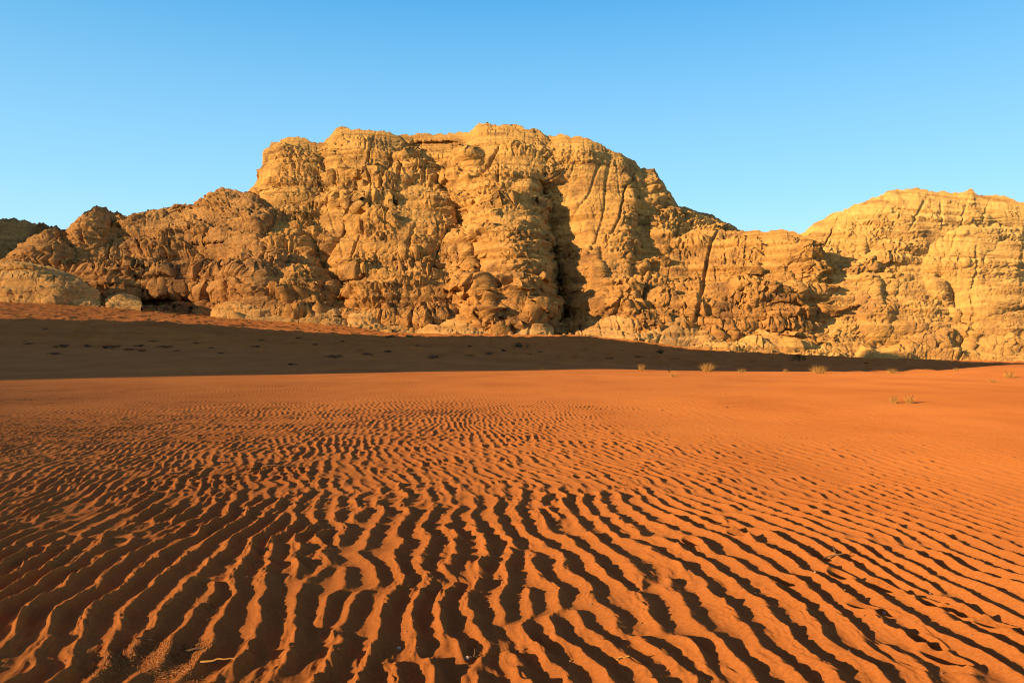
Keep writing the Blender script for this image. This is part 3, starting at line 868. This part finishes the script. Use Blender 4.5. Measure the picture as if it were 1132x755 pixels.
def shrub(px, py, wpx, hpx, mat, seed, label, n=420, group="low shrubs in the shadow"):
    x, y, _ = hit(px, py, 80.0)
    k = y / FPX
    rs = np.random.RandomState(seed)
    root = empty("shrub", x, y, ground_z(x, y) - 0.03, label=label, category="shrub", group=group)
    w, h = wpx * k, hpx * k
    link("foliage", leaf_mesh("foliage", rs, n, 0.5 * w, h, 0.55 * k), mat, root)
    st = []
    for q in range(8):
        a = rs.uniform(0, 2 * math.pi); r = rs.uniform(0.2, 0.5)
        st.append(([(0, 0, -0.1), (0.4 * r * w * math.cos(a), 0.4 * r * w * math.sin(a), 0.35 * h), (r * w * math.cos(a), r * w * math.sin(a), 0.8 * h)], 0.16 * k, 0.07 * k))
    link("stems", tube_mesh("stems", st, 5), M_BARK, root)
    return root

def copy_thing(root, px, py, scale, rot, **props):
    x, y, _ = hit(px, py, 80.0)
    c = root.copy(); COL.objects.link(c)
    c.location = (x, y, ground_z(x, y) - 0.03)
    c.rotation_euler = (0, 0, rot); c.scale = scale
    for k, v in props.items():
        c[k] = v
    for ch in root.children:
        d = ch.copy(); COL.objects.link(d); d.parent = c
    return c

def build_plants():
    grass(782, 411, 15, 11, 230, 1, "largest bushy tuft of dry yellow grass on the brow of the sand")
    grass(905, 413, 20, 7, 240, 2, "wide low mat of dry yellow grass against the shadow right of the bushy tuft")
    grass(709, 410, 9, 8, 110, 3, "narrow upright tuft of dry grass at the shadow edge left of the bushy tuft", spread=0.5)
    grass(599, 409, 7, 5, 70, 4, "small dry tuft at the shadow edge below the shaded gully")
    grass(986, 413, 14, 6, 130, 5, "ragged dry tuft at the shadow edge below the right mountain")
    grass(1005, 446, 11, 10, 170, 6, "upright pale dry tuft standing alone on the lit sand, the denser of a close pair", spread=0.7)
    grass(988, 446, 12, 9, 110, 7, "thin see-through dry tuft on the lit sand, the sparser of a close pair", spread=0.7)
    grass(1116, 418, 14, 8, 180, 8, "pale dry tuft by the right edge of the photo near the tip of the shadow")
    grass(1097, 423, 12, 4, 90, 9, "flat dry tuft on the lit sand beside the tuft at the right edge")
    grass(868, 412, 5, 5, 30, 10, "tiny dry sprig at the shadow edge left of the wide low mat", spread=0.6)
    grass(820, 412, 12, 3, 60, 11, "low straggling dry grass just right of the bushy tuft")
    grass(745, 417, 14, 3, 70, 12, "low flat patch of dry grass on the lit sand below the narrow tuft")
    grass(1057, 410, 8, 3, 50, 13, "small pale dry tuft under the tip of the shadow")
    shrub(884, 400, 13, 9, M_LEAF, 30, "round dark green shrub in the shadow below the stepped hill", n=700)
    shrub(576, 385, 18, 7, M_LEAF, 31, "wide dark green shrub in the shadow below the shaded gully", n=700)
    shrub(452, 374, 12, 4, M_SAGE, 32, "pale green shrub at the foot of the long low dome", n=500)
    shrub(433, 375, 13, 5, M_LEAF, 33, "dark shrub at the shadow edge left of the pale green shrub", n=500)
    shrub(730, 392, 9, 5, M_LEAF, 34, "small green shrub in the shadow between the two dark green shrubs", n=400)
    shrub(740, 412, 6, 9, M_BARK, 35, "bare dark twiggy bush in the shadow right of the narrow tuft", n=60)
    lab = "small dark dry shrub scattered on the shadowed sand"
    protos = [shrub(370, 396, 20, 4, M_DRYLEAF, 40, lab), shrub(70, 385, 17, 4.5, M_DRYLEAF, 41, lab), shrub(118, 386, 13, 4, M_DRYLEAF, 42, lab), shrub(478, 397, 18, 4.5, M_DRYLEAF, 43, lab)]
    rs = np.random.RandomState(9)
    spots = [(28, 378), (34, 383), (55, 365), (96, 384), (124, 384), (142, 387), (153, 384), (158, 388), (186, 385), (196, 388), (213, 381), (219, 384), (235, 386),
             (284, 384), (268, 370), (290, 378), (172, 378), (330, 376), (322, 404), (376, 380), (395, 388), (402, 393), (428, 390), (462, 385), (520, 396), (540, 392),
             (520, 384), (560, 390), (600, 390), (614, 397), (640, 396), (650, 386), (672, 400), (690, 389), (697, 391), (707, 397), (770, 396), (800, 400),
             (830, 402), (850, 399), (920, 403), (960, 404), (1000, 402), (1040, 400), (640, 390), (586, 396), (505, 390), (245, 392), (60, 392), (350, 385)]
    for k, (px, py) in enumerate(spots):
        f = rs.uniform(0.45, 0.95)
        copy_thing(protos[k % 4], px + rs.uniform(-3, 3), py + rs.uniform(-1, 1), (f * rs.uniform(0.8, 1.3), f, f * rs.uniform(0.7, 1.2)), rs.uniform(0, 6.28),
                   label=lab, category="shrub", group="low shrubs in the shadow")

def stick(px0, py0, px1, py1, r, mat, label, lift=0.012, seed=0):
    rs = np.random.RandomState(seed)
    a = Vector(hit(px0, py0)); b = Vector(hit(px1, py1))
    pts = []
    n = 7
    za = ground_z(a.x, a.y); zb = ground_z(b.x, b.y)
    zz = [ground_z(a.x + (b.x - a.x) * k / 20, a.y + (b.y - a.y) * k / 20) - (za + (zb - za) * k / 20) for k in range(21)]
    lift += max(zz)
    for k in range(n):
        t = k / (n - 1)
        pts.append((a.x + (b.x - a.x) * t + rs.normal(0, 0.004), a.y + (b.y - a.y) * t + rs.normal(0, 0.004), za + (zb - za) * t + lift + rs.normal(0, 0.002)))
    paths = [(pts, r, r * 0.6)]
    if seed % 2:
        p = Vector(pts[4]); q = p + Vector((rs.normal(0, 0.03), rs.normal(0, 0.03), 0.05))
        paths.append(([tuple(p), tuple((p + q) / 2 + Vector((0.004, 0, 0))), tuple(q)], r * 0.7, r * 0.4))
    return link("stick", tube_mesh("stick", paths), mat, label=label, category="stick", group="dry sticks on the sand")

def build_litter():
    stick(222, 740, 261, 743, 0.0055, M_STRAW, "pale straight straw stick lying across a dark trough at the bottom left", seed=2)
    stick(910, 621, 931, 622, 0.008, M_TWIG, "short brown twig with a raised side shoot on the right, beyond the footprints", seed=3)
    stick(290, 517, 328, 519, 0.007, M_TWIG, "long dark twig lying flat among broken ripples on the middle left", seed=4)
    stick(236, 514, 262, 511, 0.010, M_TWIG, "forked twig left of the long dark twig on the middle left", seed=5)
    stick(188, 529, 214, 525, 0.009, M_TWIG, "twig lying on a ripple crest nearest the left edge on the middle left", seed=6)
    stick(516, 731, 527, 730, 0.006, M_TWIG, "tiny dark twig beside a pale stone at the bottom middle", seed=7)
    stick(682, 733, 696, 736, 0.006, M_STRAW, "short pale twig at the bottom, right of the middle", seed=8)
    stick(204, 722, 226, 726, 0.007, M_TWIG, "dark twig on the patch of grit at the bottom left", seed=9)
    stick(150, 716, 168, 712, 0.006, M_TWIG, "thin twig at the upper end of the grit patch at the bottom left", seed=10)
    rs = np.random.RandomState(4)
    st = [stone_mesh("pebble", 60 + k, 9) for k in range(4)]
    white = [(441, 718, 0.016), (517, 731, 0.018), (169, 388, 0.15), (978, 677, 0.014), (1028, 658, 0.014), (901, 638, 0.012)]
    wl_ = ["white pebble in a dark trough left of the bottom middle", "pale stone touching the tiny dark twig at the bottom middle", "small bright white stone far off in the shadow on the left",
           "pale pebble above the last footprint on the right", "pale pebble between the right hand footprints and the ripples beyond", "pale pebble just below the twig with a raised side shoot"]
    for k, (px, py, r) in enumerate(white):
        x, y, _ = hit(px, py)
        o = link("pebble", st[k % 4], M_STONE)
        if not st[k % 4].materials: st[k % 4].materials.append(M_STONE)
        o.location = (x, y, ground_z(x, y) + r * 0.3); o.scale = (r, r, r); o.rotation_euler = (0, 0, k)
        o.material_slots[0].link = 'OBJECT'; o.material_slots[0].material = M_WHITE
        o['label'] = wl_[k]; o['category'] = "pebble"; o['group'] = "pebbles on the sand"
    for k in range(90):
        px = rs.uniform(0, 1132); py = 560 + 190 * rs.uniform() ** 0.6
        x, y, _ = hit(px, py)
        r = rs.uniform(0.004, 0.010)
        o = link("pebble", st[k % 4], M_STONE, label="tiny brown pebble lying among the sand ripples", category="pebble", group="tiny brown pebbles among the ripples")
        o.location = (x, y, ground_z(x, y) + r * 0.3); o.scale = (r, r * rs.uniform(0.8, 1.3), r); o.rotation_euler = (0, 0, rs.uniform(0, 6.28))
    # coarse grit gathered on the sand at the bottom left
    V, Q = [], []
    patches = [((105, 752), (150, 716), 16), ((160, 722), (215, 725), 17), ((175, 748), (232, 716), 14), ((165, 735), (205, 745), 15), ((255, 518), (300, 520), 5), ((190, 530), (215, 524), 4), ((222, 665), (240, 678), 5)]
    for (p0, p1, w) in patches:
        for k in range(int(55 * w) if p0[1] > 600 else 160):
            t = rs.uniform()
            px = p0[0] + (p1[0] - p0[0]) * t + rs.normal(0, w * 0.6); py = p0[1] + (p1[1] - p0[1]) * t + rs.normal(0, w * 0.35)
            if py > 765: continue
            x, y, _ = hit(px, py)
            r = rs.uniform(0.0025, 0.008) * (1.5 if y > 8 else 1.0)
            z = ground_z(x, y) + r * 0.4
            d = np.array([[1, 0, 0], [-1, 0, 0], [0, 1, 0], [0, -1, 0], [0, 0, 1], [0, 0, -1]], float) * rs.uniform(0.6, 1.3, (6, 1))
            a = rs.uniform(0, 6.28); c_, s_ = math.cos(a), math.sin(a)
            b = len(V)
            for v in d:
                V.append((x + r * (v[0] * c_ - v[1] * s_), y + r * (v[0] * s_ + v[1] * c_), z + r * 0.8 * v[2]))
            for f in ((0, 2, 4), (2, 1, 4), (1, 3, 4), (3, 0, 4), (2, 0, 5), (1, 2, 5), (3, 1, 5), (0, 3, 5)):
                Q.append([b + q for q in f])
    me = raw_mesh("gravel", np.array(V), Q)
    link("gravel", me, M_GRIT, kind="stuff", label="patches of coarse grit on the ripples at the bottom left", category="gravel")
    # boulders fallen to the foot of the cliffs
    bm_ = [stone_mesh("boulder", 80 + k, 18, 0.75, 0.5) for k in range(4)]
    for k in range(46):
        px = rs.uniform(5, 1125)
        pb = float(ip(px, BASE_PY)); d = float(ip(px, BASE_D)) - rs.uniform(14, 40)
        x = (px - CX) / FPX * d
        r = 0.6 + 1.7 * rs.uniform() ** 2.2
        o = link("boulder", bm_[k % 4], M_DOME, label="small weathered boulder on the sand at the foot of the cliffs", category="boulder", group="boulders at the foot of the cliffs")
        o.location = (x, d, ground_z(x, d) + 0.25 * r); o.scale = (r * rs.uniform(0.8, 1.5), r, r * rs.uniform(0.6, 1.0)); o.rotation_euler = (0, 0, rs.uniform(0, 6.28))

build_sand()
build_rocks()
build_caster()
build_plants()
build_litter()
